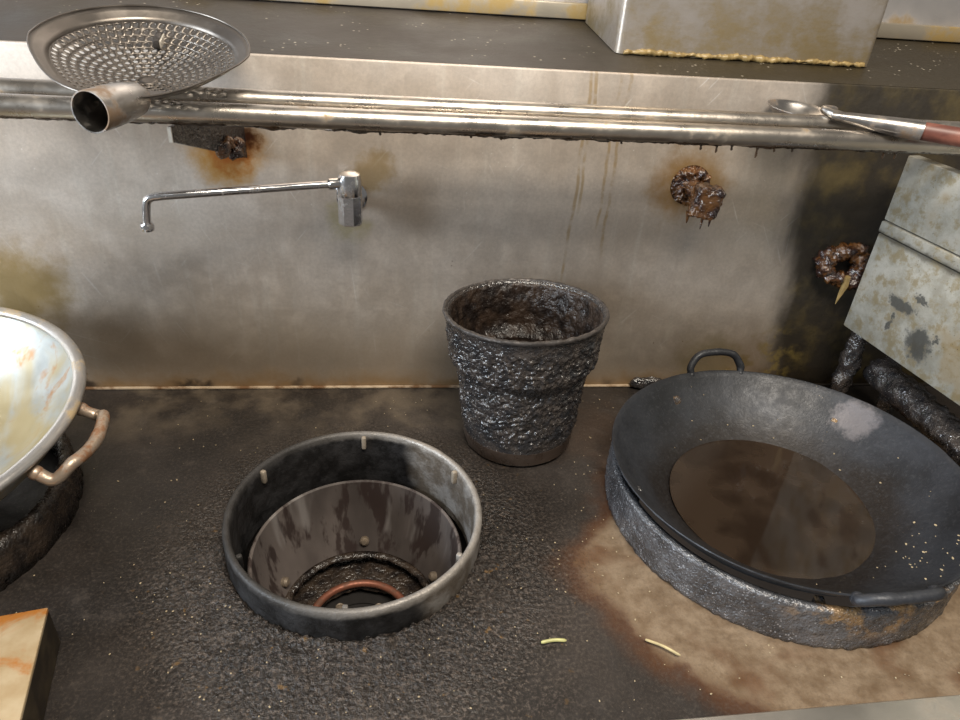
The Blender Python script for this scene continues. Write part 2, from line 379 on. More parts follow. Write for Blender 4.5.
def bez(pts, n=8):
    """Catmull-Rom through pts"""
    P = [Vector(p) for p in pts]; P = [P[0]*2-P[1]] + P + [P[-1]*2-P[-2]]; out = []
    for i in range(1, len(P)-2):
        for k in range(n):
            t = k/n; a, b, c, d = P[i-1:i+3]
            out.append(.5*((2*b)+(c-a)*t+(2*a-5*b+4*c-d)*t*t+(3*b-a-3*c+d)*t**3))
    return out + [P[-2]]
def fnoise(p, s, octv=4): return noise.fractal(Vector(p)*s, .75, 2.1, octv)
def crust(bm, amp, scale, verts=None, mask=None, octv=4, seed=0, bias=.3):
    bm.normal_update(); off = Vector((seed*3.1, seed*1.7, seed*2.3))
    for v in (verts or bm.verts):
        k = mask(v.co) if mask else 1
        if k: v.co += v.normal*amp*k*(fnoise(v.co+off, scale, octv)+bias)
def B(): return bmesh.new()

# ------------------------------------------------------------------ setting
FLOORZ = -.82
b = B(); add_box(b, (-3, -3, FLOORZ-.05), (3, 1, FLOORZ)); tag(obj('floor', b, 'floor_tile', smooth=False), 'dark kitchen floor under the range', kind='structure')
WL, WR, WT = -1.6, 1.7, .56
b = B(); add_box(b, (WL, 0, -.05), (WR, .02, WT), .003); wall = tag(obj('wall_back', b, 'wall', smooth=True), 'stained stainless steel splashback wall behind the cooktop', kind='structure')
SL = .09   # the ledge rises a little towards the back
SB = .36
b = B(); add_prism(b, [(WL, .004, WT+.0005), (WL, SB, WT+SL*SB), (WL, SB, WT+SL*SB-.02), (WL, .021, WT-.02)], (WR-WL, 0, 0)); tag(obj('ledge', b, 'shelf', wall, smooth=False), 'dark greasy ledge on top of the splashback')
zb = WT+SL*SB
b = B(); add_box(b, (WL, SB, zb-.02), (WR, SB+.03, 1.9)); wu = tag(obj('wall_upper', b, 'upper_steel', smooth=False), 'pale steel upper wall behind the greasy ledge', kind='structure')
b = B(); add_box(b, (WL, SB-.014, zb+.0015), (WR, SB, zb+.029), .003); tag(obj('trim_1', b, 'lip_steel'), 'yellowed lip along the foot of the upper wall', kind='structure')
b = B(); add_box(b, (WL, -.006, .0005), (WR, 0, .005), .0018); tag(obj('trim_2', b, 'bead'), 'pale bead where splashback meets cooktop', kind='structure')

# ------------------------------------------------------------------ range
BC = Vector((-.049, -.367, 0)); BR = .172
WC = Vector((.575, -.335, 0)); WRAD = .25
rng = empty('wok_range', (.1, -.35, FLOORZ), 'long wok range with a burnt, grease-blackened flat cooktop', 'stove')
def cooktop():
    b = B(); x0, x1, y0, y1, st = WL, WR, -.668, 0, .005
    nx, ny = int((x1-x0)/st), int((y1-y0)/st)
    holes = [(BC, BR-.003), (WC, WRAD-.012)]
    idx = {}
    def snap(x, y):
        for c, r in holes:
            d = Vector((x-c.x, y-c.y, 0)); l = d.length
            if l < r:
                if l < r-st*1.5: return None
                d = d.normalized()*r; return c.x+d.x, c.y+d.y
        return x, y
    for i in range(nx+1):
        for j in range(ny+1):
            q = snap(x0+(x1-x0)*i/nx, y0+(y1-y0)*j/ny)
            if not q: continue
            x, y = q; p = Vector((x, y, 0)); z = 0
            dl = (p-BC).length
            if dl < .34 and BR-.001 < dl:
                k = max(0, 1-(dl-BR)/.13)**1.3 * (1 if y < BC.y else .45)
                z += k*k*(.004+.009*abs(fnoise(p, 45, 4)) + .005*max(0, fnoise(p+Vector((3, 1, 0)), 120, 2))) + k*.003*max(0, fnoise(p, 90, 2))
            dw = (p-WC).length
            if .23 < dw < .30: z += .003*max(0, 1-(dw-.25)/.05)*abs(fnoise(p, 60, 3)) if dw > .25 else 0
            z += .0007*fnoise(p, 22, 3)
            if y > -.03: z *= .3
            idx[i, j] = b.verts.new((x, y, max(z, -.001)))
    for i in range(nx):
        for j in range(ny):
            q = [idx.get(k) for k in ((i, j), (i+1, j), (i+1, j+1), (i, j+1))]
            q = [v for v in q if v]
            if len(q) >= 3:
                try: b.faces.new(q)
                except ValueError: pass
    bmesh.ops.dissolve_degenerate(b, dist=1e-6, edges=b.edges)
    return obj('cooktop', b, 'cooktop', rng, angle=180)
cooktop()
fy0 = -.667+.02*WL   # the front edge runs very slightly askew to the splashback
b = B(); add_prism(b, [(WL, fy0-y_, z_) for y_, z_ in ((0, -.03), (0, .004), (.003, .008), (.08, .008), (.085, .003), (.085, -.03))], (WR-WL, .02*(WR-WL), 0)); tag(obj('front_edge', b, 'front_steel', rng, smooth=False), 'bare steel front edge')
b = B(); add_box(b, (WL, -.715, FLOORZ+.12), (WR, -.70, -.03)); obj('front_panel', b, 'body_steel', rng, smooth=False)
for x in (WL, WR-.015):
    b = B(); add_box(b, (x, -.70, FLOORZ+.12), (x+.015, 0, -.012)); obj('side_panel', b, 'body_steel', rng, smooth=False)
b = B(); add_box(b, (WL+.015, -.70, FLOORZ+.12), (WR-.015, 0, FLOORZ+.135)); obj('bottom_panel', b, 'body_steel', rng, smooth=False)
for x in (WL+.06, .05, WR-.06):
    for y in (-.66, -.06):
        b = B(); add_tube(b, [(x, y, FLOORZ), (x, y, FLOORZ+.12)], .02, 12); obj('leg', b, 'body_steel', rng)

# ------------------------------------------------------------------ open burner
bu = empty('wok_burner', (BC.x, BC.y, 0), 'open round wok burner with a raised steel ring, no wok on it', 'burner')
T = Matrix.Translation(BC)
RZ = .052
b = B(); vs = add_lathe(b, [(BR-.002, -.045), (BR-.001, .0), (BR, RZ-.006), (BR-.001, RZ-.002), (BR-.004, RZ), (BR-.008, RZ-.001), (BR-.0095, RZ-.005), (BR-.0115, 0), (BR-.0125, -.045)], 160, True, T)
crust(b, .0012, 40, mask=lambda c: 1 if c.z < RZ-.01 else .25); obj('ring', b, 'ring', bu, angle=60)
for k in range(6):   # pot supports inside the rim
    a = math.radians(88+60*k)
    b = B(); add_box(b, (BR-.017, -.0035, RZ-.026), (BR-.0095, .0035, RZ-.004), .002, T @ Matrix.Rotation(a, 4, 'Z')); obj('support_tab', b, 'tab_steel' if k in (0, 1, 5) else 'ring', bu)
ch = None
b = B(); add_lathe(b, [(.148, -.030), (.146, -.028), (.143, -.030), (.139, -.075), (.131, -.115), (.116, -.156), (.119, -.158), (.134, -.117), (.143, -.076), (.147, -.034)], 128, True, T)
ch = obj('combustion_chamber', b, 'chamber', bu, angle=50)
b = B(); add_lathe(b, [(.119, -.1575), (.112, -.158), (.107, -.160), (.107, -.163), (.119, -.161)], 128, True, T); crust(b, .0025, 60); obj('chamber_lip', b, 'crust_and_dark', bu, angle=180)  # separate lip, darker than the chamber wall above it
for a in (88, 20, 160, 235, 305):
    a = math.radians(a); p = BC + Vector((.1235*math.cos(a), .1235*math.sin(a), -.138)); d = Vector((-math.cos(a), -math.sin(a), .35))
    b = B(); add_lathe(b, [(0, .010), (.004, .010), (.0075, .007), (.0075, 0)], 12, False, Matrix.Translation(p) @ rot_to(d)); obj('bolt', b, 'nut_steel', ch)
b = B(); add_lathe(b, [(.06, -.215), (.16, -.215), (.163, -.21), (.163, -.046), (.165, -.046), (.165, -.22), (.06, -.22)], 96, True, T); obj('burner_well', b, 'soot', bu)
b = B(); vs = add_lathe(b, [(.155, -.186), (.13, -.186), (.10, -.188), (.078, -.190), (.076, -.2), (.155, -.208)], 96, True, T); crust(b, .004, 45); obj('well_floor', b, 'crust_and_dark', bu)
b = B(); add_lathe(b, [(.076+.006*math.cos(t), -.187+.006*math.sin(t)) for t in [2*PI*i/12 for i in range(12)]], 96, True, T); obj('nozzle_ring', b, 'copper_ring', bu)
b = B(); add_lathe(b, [(0, -.222), (.074, -.222), (.074, -.218), (0, -.218)], 64, False, T); nb = obj('nozzle_plate', b, 'soot', bu)
for px in (340, 379):
    p = at(px, 607, 2, -.212)
    b = B(); add_lathe(b, [(.0058+.0016*math.cos(t), .0016*math.sin(t)) for t in [2*PI*i/8 for i in range(8)]], 24, True, Matrix.Translation(p)); add_tube(b, [p+Vector((0, 0, -.008)), p+Vector((0, 0, -.001))], .0055, 16); obj('gas_nozzle', b, 'nut_steel', nb)

# ------------------------------------------------------------------ wok, its ring, the oil
wr = empty('wok_ring', WC, 'grease-caked round burner ring under the iron wok', 'burner ring')
T = Matrix.Translation(WC); RH = .066
b = B(); n_ = 14
prof = [(WRAD, .0015+(RH-.0015)*i/n_) for i in range(n_+1)] + [(WRAD-.004, RH+.002), (WRAD-.010, RH+.001), (WRAD-.012, RH-.004), (WRAD-.013, .0)]
add_lathe(b, prof, 300, True, T); crust(b, .0024, 150, octv=4, mask=lambda c: 1 if (c-WC).to_2d().length > WRAD-.003 else 0); obj('ring', b, 'wokring', wr, angle=180)
for k in range(5):
    a = math.radians(40+72*k)
    b = B(); add_box(b, (WRAD-.030, -.006, .02), (WRAD-.012, .006, RH-.006), .002, T @ Matrix.Rotation(a, 4, 'Z')); obj('support_tab', b, 'wokring', wr)
WN = Vector((-.0228, .0332, 1)).normalized()
WO = Vector((.577, -.334, .0945)); WR_ = .2525; WD = .125
wok = empty('wok', (WC.x, WC.y, .0), 'large black iron two-handled wok holding used oil, on the right burner', 'wok')
TW = Matrix.Translation(WO) @ rot_to(WN)
Rs = (WR_**2+WD**2)/(2*WD)
def wz(r, off=0): return -math.sqrt((Rs+off)**2-r*r) + (Rs-WD)
b = B(); N = 40
inn = [(WR_*i/N, wz(WR_*i/N)) for i in range(N+1)]
out = [(WR_*i/N*1.006, wz(WR_*i/N)-.003) for i in range(N, -1, -1)]
add_lathe(b, inn+[(WR_+.0022, .0004), (WR_+.003, -.001)]+out, 220, False, TW); crust(b, .0006, 30, mask=lambda c: 1); bowl = obj('bowl', b, 'wok', wok, angle=60)
def loop_handle(name, mtx, R, ang, halfw, outw, rise, rad, mat, parent, drop=-.008, inset=.0):
    a = math.radians(ang); e = Vector((math.cos(a), math.sin(a), 0)); t = Vector((-math.sin(a), math.cos(a), 0)); z = Vector((0, 0, 1))
    pts = []
    for s, o, h in ((-1, -inset, drop), (-1.0, outw*.55, drop+rise*.45), (-.72, outw*.93, rise*.85), (-.25, outw, rise), (.25, outw, rise), (.72, outw*.93, rise*.85), (1.0, outw*.55, drop+rise*.45), (1, -inset, drop)):
        rr = math.sqrt(max(R*R-(halfw*s)**2, 0)); pts.append(mtx @ (e*(rr+o) + t*halfw*s + z*h))
    b = B(); add_tube(b, bez(pts, 8), rad, 14); crust(b, rad*.12, 60)
    h = obj(name, b, mat, parent)
    for s in (-1, 1):   # welded feet
        rr = math.sqrt(R*R-halfw**2); p = mtx @ (e*(rr+.0005) + t*halfw*s + z*drop)
        f = B(); bmesh.ops.create_uvsphere(f, u_segments=14, v_segments=8, radius=rad*1.2, matrix=Matrix.Translation(p)); obj('weld', f, mat, h)
    return h
loop_handle('handle', TW, WR_+.003, 91, .046, .012, .030, .0062, 'wok', wok, -.006)
loop_handle('handle', TW, WR_+.003, 272, .050, .012, .010, .0072, 'wok', wok, -.004)
OILZ = WO.z - WD + .040
orad = math.sqrt(Rs**2-(Rs-.040)**2)
b = B(); add_lathe(b, [(0, OILZ-.003), (orad*.5, OILZ-.003), (orad*.5, OILZ), (0, OILZ)][::-1] if False else [(orad+.002, OILZ+.0006), (orad-.002, OILZ), (0, OILZ)], 128, False, Matrix.Translation((WO.x+.002, WO.y-.004, 0)))
tag(obj('cooking_oil', b, 'oil', angle=180, origin=(WO.x, WO.y, OILZ)), 'dark brown pool of used oil in the bottom of the wok', 'oil')

# ------------------------------------------------------------------ caked pot
PC = Vector((.211, -.146, 0)); PH = .232
pot = empty('grease_pot', PC, 'tall tapered pot caked in black grease, standing by the splashback', 'pot')
TP = Matrix.Translation(PC) @ Matrix.Translation((0, 0, .001)) @ Matrix.Rotation(math.radians(-2.2), 4, 'Y') @ Matrix.Translation((0, 0, .003))
def potr(z):
    t = z/PH; r = .089 + .023*t
    if t > .62: r += .010*min(1, (t-.62)/.07)
    return r
b = B(); prof = []
for i in range(151): z = PH*i/150; prof.append((potr(z), z))
prof = [(0, .0), (.083, .0)] + [(potr(0)-.002, .001)] + prof[1:]
prof += [(potr(PH)+.003, PH+.001), (potr(PH)+.0035, PH+.004), (potr(PH)+.001, PH+.0065), (potr(PH)-.003, PH+.006), (potr(PH)-.005, PH+.002)]
lin = [(potr(PH)-.005, PH+.002)]
for i in range(60): z = PH*(1-i/60); lin.append((potr(z)-.008-(.006 if z < PH*.62 else 0)-.004*min(1, i/8), z))
lin += [(.07, .01), (.03, .01), (0, .01)]
vs = add_lathe(b, prof, 400, False)
def lean(bm):   # the mouth sags a little to the back
    for v in bm.verts: v.co.z -= .085*v.co.y*(v.co.z/PH)
    bmesh.ops.transform(bm, matrix=TP, verts=bm.verts)
lean(b)
def pm(c):
    z = c.z-PC.z; d = (c-PC).to_2d().length
    if d < potr(max(0, min(z, PH)))-.006: return .8 if z < PH-.004 else 0
    if z > PH-.002: return .1
    lo = max(0, min(1, (z-.030-.016*noise.noise(c*24))/.02)); hi = max(0, min(1, (PH-z)/.012))
    return (.12+.88*lo)*(.15+.85*hi)
crust(b, .0026, 60, mask=pm, octv=3, bias=.1); crust(b, .0026, 170, mask=pm, octv=3, bias=0, seed=2)
obj('body', b, 'crust_black', pot, angle=180)
b = B(); add_lathe(b, lin, 260, False); lean(b); crust(b, -.0035, 60, mask=lambda c: 1 if c.z < PH-.006 else .1, octv=4); obj('lining', b, 'crust_deep', pot, angle=180)
b = B(); add_lathe(b, [(potr(PH)+.001+.0032*math.cos(t), PH+.0055+.0032*math.sin(t)) for t in [2*PI*i/10 for i in range(10)]], 160, True); lean(b); crust(b, .0012, 120, octv=3); obj('rim', b, 'rim_black', pot)
b = B(); add_lathe(b, [(potr(.004)+.0004, .003), (potr(.015)+.0006, .015), (potr(.026)+.0004, .026), (potr(.026)-.002, .026), (potr(.004)-.002, .003)], 160, True); lean(b); crust(b, .0006, 60); tag(obj('base_band', b, 'base_brown', pot), 'smoother brown band round the foot')

# ------------------------------------------------------------------ aluminium pan at the left
AC = Vector((-.652, -.318, 0)); AZ = .18; AR = .25
pr = empty('pan_ring', AC, 'soot-black crusted burner ring under the pale pan', 'burner ring')
T = Matrix.Translation(AC)
b = B(); add_lathe(b, [(.214, .001), (.213, .02), (.211, .045), (.208, .058), (.200, .060), (.196, .055), (.196, .001)], 220, True, T); crust(b, .004, 45, octv=4); obj('ring', b, 'crust_and_dark', pr, angle=180)
pan = empty('aluminium_pan', (AC.x, AC.y, .06), 'pale aluminium wok pan with yellow stains, cut off at the left edge', 'pan')
AN = Vector((0, -.075, 1)).normalized(); TA = Matrix.Translation((AC.x, AC.y, AZ)) @ rot_to(AN); AD = .145
Ra = (AR**2+AD**2)/(2*AD)
def az(r): return -math.sqrt(Ra*Ra-r*r)+(Ra-AD)
b = B(); prof = [(AR*i/32, az(AR*i/32)) for i in range(32)] + [(AR-.003, -.002), (AR-.003, -.008)] + [(AR*i/32+.0005, az(AR*i/32)-.005) for i in range(31, -1, -1)]
add_lathe(b, prof, 160, False, TA); obj('bowl', b, 'pan', pan, angle=60)
b = B(); add_lathe(b, [(AR-.002+.0085*math.cos(t), -.003+.0065*math.sin(t)) for t in [2*PI*i/14 for i in range(14)]], 160, True, TA); obj('rim', b, 'pan_rim', pan)
loop_handle('handle', TA, AR, -6, .058, .036, -.022, .0075, 'pan_handle', pan, -.022)
loop_handle('handle', TA, AR, 174, .058, .036, -.022, .0075, 'pan_handle', pan, -.022)

# ------------------------------------------------------------------ rusty tray, lower left corner
tr = empty('tray', (-.48, -.62, 0), 'shallow cream metal tray with orange rust stains, in the lower left corner', 'tray')
c0 = at(48, 607, 2, .06); ang = math.atan2(at(20, 720, 2, .06).x-c0.x, -(at(20, 720, 2, .06).y-c0.y))
TT = Matrix.Translation((c0.x, c0.y, 0)) @ Matrix.Rotation(ang, 4, 'Z')
b = B(); add_box(b, (-.30, -.15, .054), (0, 0, .06), .0015, TT); obj('top', b, 'tray', tr)
for lo, hi in (((-.003, -.15, .001), (-.0005, -.0005, .0545)), ((-.2995, -.15, .001), (-.297, -.0005, .0545)), ((-.297, -.003, .001), (-.003, -.0005, .0545)), ((-.297, -.15, .001), (-.003, -.1475, .0545))):
    b = B(); add_box(b, lo, hi, 0, TT); obj('side', b, 'tray_side', tr, smooth=False)

# ------------------------------------------------------------------ rails
RF, RB_ = (-.155, .5135), (-.115, .523); RR = .0135
def rail(y, z, label, drips):
    e = empty('rail_pipe', (0, y, z), label, 'pipe', 'two steel rail pipes along the splashback')
    b = B(); add_tube(b, [(x*.1, y, z) for x in range(int(WL*10), int(WR*10)+1)], RR, 28); obj('pipe', b, 'steel_pipe', e)
    if drips:
        b = B(); nx, na = 900, 10
        rows = []
        for i in range(nx+1):
            x = -.75+1.75*i/nx; row = []
            for j in range(na+1):
                a = -PI/2 + (j/na-.5)*2.0
                k = math.sin(PI*j/na); h = .0008+.0024*max(0, fnoise((x, a*.1, 0), 14, 3)+.3)+.0025*max(0, fnoise((x, 3, a*.1), 60, 3))
                r = RR-.001+h*k
                row.append(b.verts.new((x, y+r*math.cos(a), z+r*math.sin(a))))
            rows.append(row)
        for A, D in zip(rows, rows[1:]):
            for j in range(na): b.faces.new((A[j], A[j+1], D[j+1], D[j]))
        tag(obj('grease_crust', b, 'drip', e, angle=180), 'black grease crust under the pipe')
        for px, l in ((700, .008), (716, .011), (731, .007), (757, .016), (774, .007), (792, .006), (620, .004), (500, .005), (470, .004), (380, .005), (885, .01), (897, .01)):
            q = at(px, 150, 1, y); zz = z-RR
            b = B(); add_tube(b, [(q.x, y, zz+.002), (q.x, y, zz-l*.35), (q.x+.0005, y, zz-l*.75), (q.x, y, zz-l)], 1, 8, True, [.0035, .0014, .0019, .0006]); obj('drip', b, 'drip', e)
    return e
rail(*RB_, 'rear steel pipe of the rail, nearer the splashback', False)
rail(*RF, 'front steel pipe of the rail, crusted with grease drips underneath', True)
br = empty('rail_bracket', (-.24, 0, .44), 'rusty grease-blackened gusset bracket under the rail, left of the tap', 'bracket')
pf, pw = Vector((-.268, -.165, 0)), Vector((-.214, -.0005, 0)); nn = Vector((.0, .0, 0))
b = B(); dx = Vector((-.004, -.001, 0))
def P3(q, z): return Vector((q.x, q.y, z))
add_prism(b, [P3(pf, .4985), P3(pf, .480), P3(pw, .415), P3(pw, .500)], dx); obj('plate', b, 'crust_black', br, smooth=False)
b = B(); add_prism(b, [P3(pf, .4985)+Vector((-.0042, -.004, 0)), P3(pf, .480)+Vector((-.0042, -.004, 0)), P3(pf, .480)+Vector((-.0042, -.0012, 0)), P3(pf, .4985)+Vector((-.0042, -.0012, 0))], (.0045, 0, 0)); tag(obj('front_edge', b, 'white_edge', br, smooth=False), 'bright bare front edge')
b = B()
for k in range(9):
    t = .45+.55*random.random(); p = pf.lerp(pw, .25+.75*t); bmesh.ops.create_icosphere(b, subdivisions=3, radius=.005+.006*random.random(), matrix=Matrix.Translation((p.x+.002, p.y*.9, .481-.062*(.25+.75*t)+random.uniform(-.002, .012))))
crust(b, .006, 60); tag(obj('dark_lump', b, 'grease_amber', br, angle=180), 'rust-red grease lumps along the lower edge')

# ------------------------------------------------------------------ skimmer
SK = Vector((-.301, -.117, .583)); SR, SD = .125, .045
SN = Vector((.055, -.23, .97)).normalized()
sk = empty('skimmer', SK, 'large perforated steel skimmer lying on the rail, socket end towards the viewer', 'skimmer')
TS = Matrix.Translation(SK) @ rot_to(SN)
Rk = (SR**2+SD**2)/(2*SD)
def sz(r): return -math.sqrt(Rk*Rk-r*r)+(Rk-SD)
def swarp(bm):   # the dish is drawn out towards its socket
    for v in bm.verts:
        rr = math.hypot(v.co.x, v.co.y)
        if v.co.y < 0 and rr > 1e-5:
            u = abs(math.degrees(math.atan2(v.co.y, v.co.x))+90); t = rr/SR
            k = 1+.13*t*math.cos(math.radians(2.4*u))*(1-(u/90)**2); v.co.x *= k; v.co.y *= k
def skim_bowl():
    b = B()
    def V(r, a): return b.verts.new((r*math.cos(a), r*math.sin(a), sz(min(r, SR))))
    rin, rout, nr = .012, .106, 10
    dr = (rout-rin)/nr
    add_lathe(b, [(0, sz(0)), (rin*.5, sz(rin*.5)), (rin, sz(rin))], 48)
    for k in range(nr):
        ra, rb = rin+dr*k, rin+dr*(k+1); rc = (ra+rb)/2; n = max(8, int(round(2*PI*rc/(dr*1.12)))); st = 2*PI/n; hr = dr*.34; o = random.random()*st
        for j in range(n):
            a0, a1 = o+st*j, o+st*(j+1); ac = (a0+a1)/2
            outr = [(ra, a0), (ra, ac), (ra, a1), (rc, a1), (rb, a1), (rb, ac), (rb, a0), (rc, a0)]
            inr = []
            for q in range(8):
                t = math.radians(-135+45*q); inr.append((rc+hr*math.sin(t), ac+hr*math.cos(t)/rc))
            O = [V(*p) for p in outr]; I = [V(*p) for p in inr]
            for q in range(8): b.faces.new((O[q], O[(q+1) % 8], I[(q+1) % 8], I[q]))
    add_lathe(b, [(rout, sz(rout)), (.112, sz(.112)), (.119, sz(.119)), (SR, 0)], 96)
    bmesh.ops.remove_doubles(b, verts=b.verts, dist=.00005)
    bmesh.ops.recalc_face_normals(b, faces=b.faces)
    swarp(b)
    bmesh.ops.transform(b, matrix=TS, verts=b.verts)
    o = obj('bowl', b, 'steel_skimmer', sk, angle=50)
    m = o.modifiers.new('thickness', 'SOLIDIFY'); m.thickness = .0012; m.offset = 0
    return o
bw = skim_bowl()
b = B(); add_lathe(b, [(SR+.0012*math.cos(t), .0012*math.sin(t)) for t in [2*PI*i/8 for i in range(8)]], 120, True); swarp(b); bmesh.ops.transform(b, matrix=TS, verts=b.verts); obj('rim', b, 'steel_skimmer', sk)
b = B(); add_box(b, (-.004, .062, sz(.076)-.001), (.004, .092, sz(.092)+.003), .0015, TS @ Matrix.Rotation(math.radians(2), 4, 'Z')); obj('slot_dark', b, 'rim_black', bw)  # dark bar painting the shaded opening of a slot in the dish
b = B(); add_box(b, (.004, .064, sz(.076)-.001), (.0062, .090, sz(.090)+.0022), .0006, TS @ Matrix.Rotation(math.radians(2), 4, 'Z')); obj('slot_glint', b, 'white_edge', bw)  # pale bar painting the light caught on the slot edge
E_ = at(90, 112, 1, -.30); R_ = TS @ Vector((.022, -SR+.012, -.012))
ax = (R_-E_).normalized(); L = (R_-E_).length
TSo = Matrix.Translation(E_) @ rot_to(ax)
b = B(); r0 = .0215
add_lathe(b, [(r0-.0014, .0), (r0, 0), (r0, .03), (r0*.97, L*.6), (r0*.82, L*.92), (r0*.55, L*1.06), (r0*.5, L*1.06), (r0*.80, L*.9), (r0*.95, L*.55), (r0-.0014, .03)], 48, True, TSo); obj('socket', b, 'steel_ladle', sk)
b = B(); p1 = R_+ax*.005
add_prism(b, [p1+AX*0+Vector((-.02, 0, .0)), p1+Vector((.02, .004, 0)), p1+Vector((.03, .035, .000)), p1+Vector((-.03, .033, .0))], (0, 0, -.003)); obj('tongue', b, 'steel_skimmer', sk, smooth=False)

# ------------------------------------------------------------------ ladle
ferr = at(922, 131, 1, -.185); neck = at(820, 114, 1, -.12); wood2 = ferr+(ferr-neck)*2.2
la = empty('ladle', ferr, 'steel ladle with a red-brown wooden handle laid over the right end of the rail', 'ladle')
LB = Vector((at(800, 107, 1, -.05).x, -.051, .532)); LR = .046
TL = Matrix.Translation(LB) @ rot_to(Vector((.05, -.05, 1)))
b = B(); LDp = .024; Rl = (LR**2+LDp**2)/(2*LDp)
lz = lambda r: -math.sqrt(Rl*Rl-r*r)+(Rl-LDp)
add_lathe(b, [(LR*i/16, lz(LR*i/16)) for i in range(17)]+[(LR+.001, .0003), (LR+.001, -.001)]+[(LR*i/16, lz(LR*i/16)-.0015) for i in range(16, -1, -1)], 72, False, TL); obj('bowl', b, 'steel_ladle', la, angle=60)
b = B()
nk = bez([LB+Vector((.020, -.040, .0)), LB+Vector((.024, -.050, .010)), neck+Vector((.012, .012, .004)), neck.lerp(ferr, .25)], 8)
add_tube(b, nk, .006, 16, True, [.0028+.0042*i/(len(nk)-1) for i in range(len(nk))]); obj('neck', b, 'steel_ladle', la)
b = B(); p0 = neck.lerp(ferr, .12); ds = (ferr-p0)
add_tube(b, [p0+ds*t for t in (0, .2, .5, .8, .97, 1)], 1, 32, True, [.006, .0085, .0105, .0125, .0135, .014]); obj('ferrule', b, 'steel_ladle', la)
b = B(); add_tube(b, [ferr-ds*.05, ferr.lerp(wood2, .3), ferr.lerp(wood2, .7), wood2], 1, 32, True, [.0118, .0122, .0128, .0125]); obj('wooden_handle', b, 'wood', la)

# ------------------------------------------------------------------ tap
fx = -.062; fy = -.05
tp = empty('swing_tap', (fx, 0, .39), 'chrome wall tap with a long swivel spout turned to the left', 'tap')
def hexprof(b, r, z0, z1, seg=8, bev=.003):
    add_lathe(b, [(0, z0), (r-bev, z0), (r, z0+bev), (r, z1-bev), (r-bev, z1), (0, z1)], seg, False, Matrix.Translation((fx, fy, 0)) @ Matrix.Rotation(.3, 4, 'Z'))
b = B(); hexprof(b, .0185, .334, .382, 8); obj('valve_body', b, 'chrome', tp, angle=25)
b = B(); add_lathe(b, [(0, .378), (.0165, .378), (.0175, .384), (.0175, .402), (.0155, .411), (.009, .4145), (0, .415)], 32, False, Matrix.Translation((fx, fy, 0))); obj('swivel_cap', b, 'chrome', tp)
b = B(); add_tube(b, [(fx, fy+.012, .36), (fx, -.0005, .36)], .011, 20); obj('inlet', b, 'chrome', tp)
b = B(); add_lathe(b, [(0, .006), (.018, .005), (.024, .002), (.024, 0)], 32, False, Matrix.Translation((fx, -.0005, .36)) @ rot_to((0, -1, 0))); obj('wall_flange', b, 'chrome', tp)
s0 = Vector((fx-.014, fy-.003, .397)); s1 = at(162, 196, 1, -.125); s2 = at(146, 205, 1, -.125); s3 = at(147, 226, 1, -.125)
el = bez([s1, s1.lerp(s2, .6)+Vector((-.003, 0, .004)), s2+Vector((.0, 0, -.002)), s3], 8)
b = B(); add_tube(b, [s0, s0.lerp(s1, .5)]+el, .0056, 18); obj('spout', b, 'chrome', tp)
b = B(); d0 = (s1-s0).normalized(); add_tube(b, [s0-d0*.004, s0+d0*.002, s0+d0*.016, s0+d0*.018], 1, 20, True, [.007, .0085, .0085, .0065]); obj('spout_collar', b, 'chrome', tp)
b = B(); add_lathe(b, [(.0045, -.006), (.0085, -.006), (.009, -.004), (.009, .002), (.008, .004), (.0045, .004)], 24, True, Matrix.Translation(s3)); obj('nozzle', b, 'chrome', tp)

# ------------------------------------------------------------------ caked valve knob on the wall
kc = at(691, 186, 1, -.004); kb = at(706, 201, 1, -.05)
kn = empty('valve_knob', (kc.x, 0, kc.z), 'square valve knob caked in shiny amber grease on the splashback', 'valve')
b = B(); add_lathe(b, [(0, .014), (.020, .014), (.029, .008), (.033, 0), (0, 0)], 72, False, Matrix.Translation((kc.x, -.0005, kc.z)) @ rot_to((0, -1, 0))); bmesh.ops.subdivide_edges(b, edges=b.edges, cuts=2, use_grid_fill=True); crust(b, .012, 75, octv=5, mask=lambda c: 1 if c.y < -.003 else 0); obj('flange', b, 'grease_amber', kn, angle=180)
b = B(); add_tube(b, [(kc.x, -.008, kc.z), (kb.x-.002, kb.y+.015, kb.z+.004)], .014, 24); obj('stem', b, 'grease_amber', kn)
b = B(); add_box(b, (-.021, -.018, -.024), (.021, .018, .024), .004, Matrix.Translation(kb) @ Matrix.Rotation(.12, 4, 'Y') @ Matrix.Rotation(-.25, 4, 'Z')); bmesh.ops.subdivide_edges(b, edges=b.edges, cuts=9, use_grid_fill=True); crust(b, .0032, 130, octv=4, bias=.0); obj('knob', b, 'grease_amber', kn, angle=180)
for px, l in ((703, .022), (711, .018), (688, .012)):
    q = at(px, 216, 1, kb.y+(.02 if px < 695 else 0)); b = B(); add_tube(b, [q+Vector((0, 0, .008)), q, q-Vector((0, 0, l*.5)), q-Vector((0, 0, l))], 1, 10, True, [.005, .003, .002, .0008]); obj('drip', b, 'grease_amber', kn)

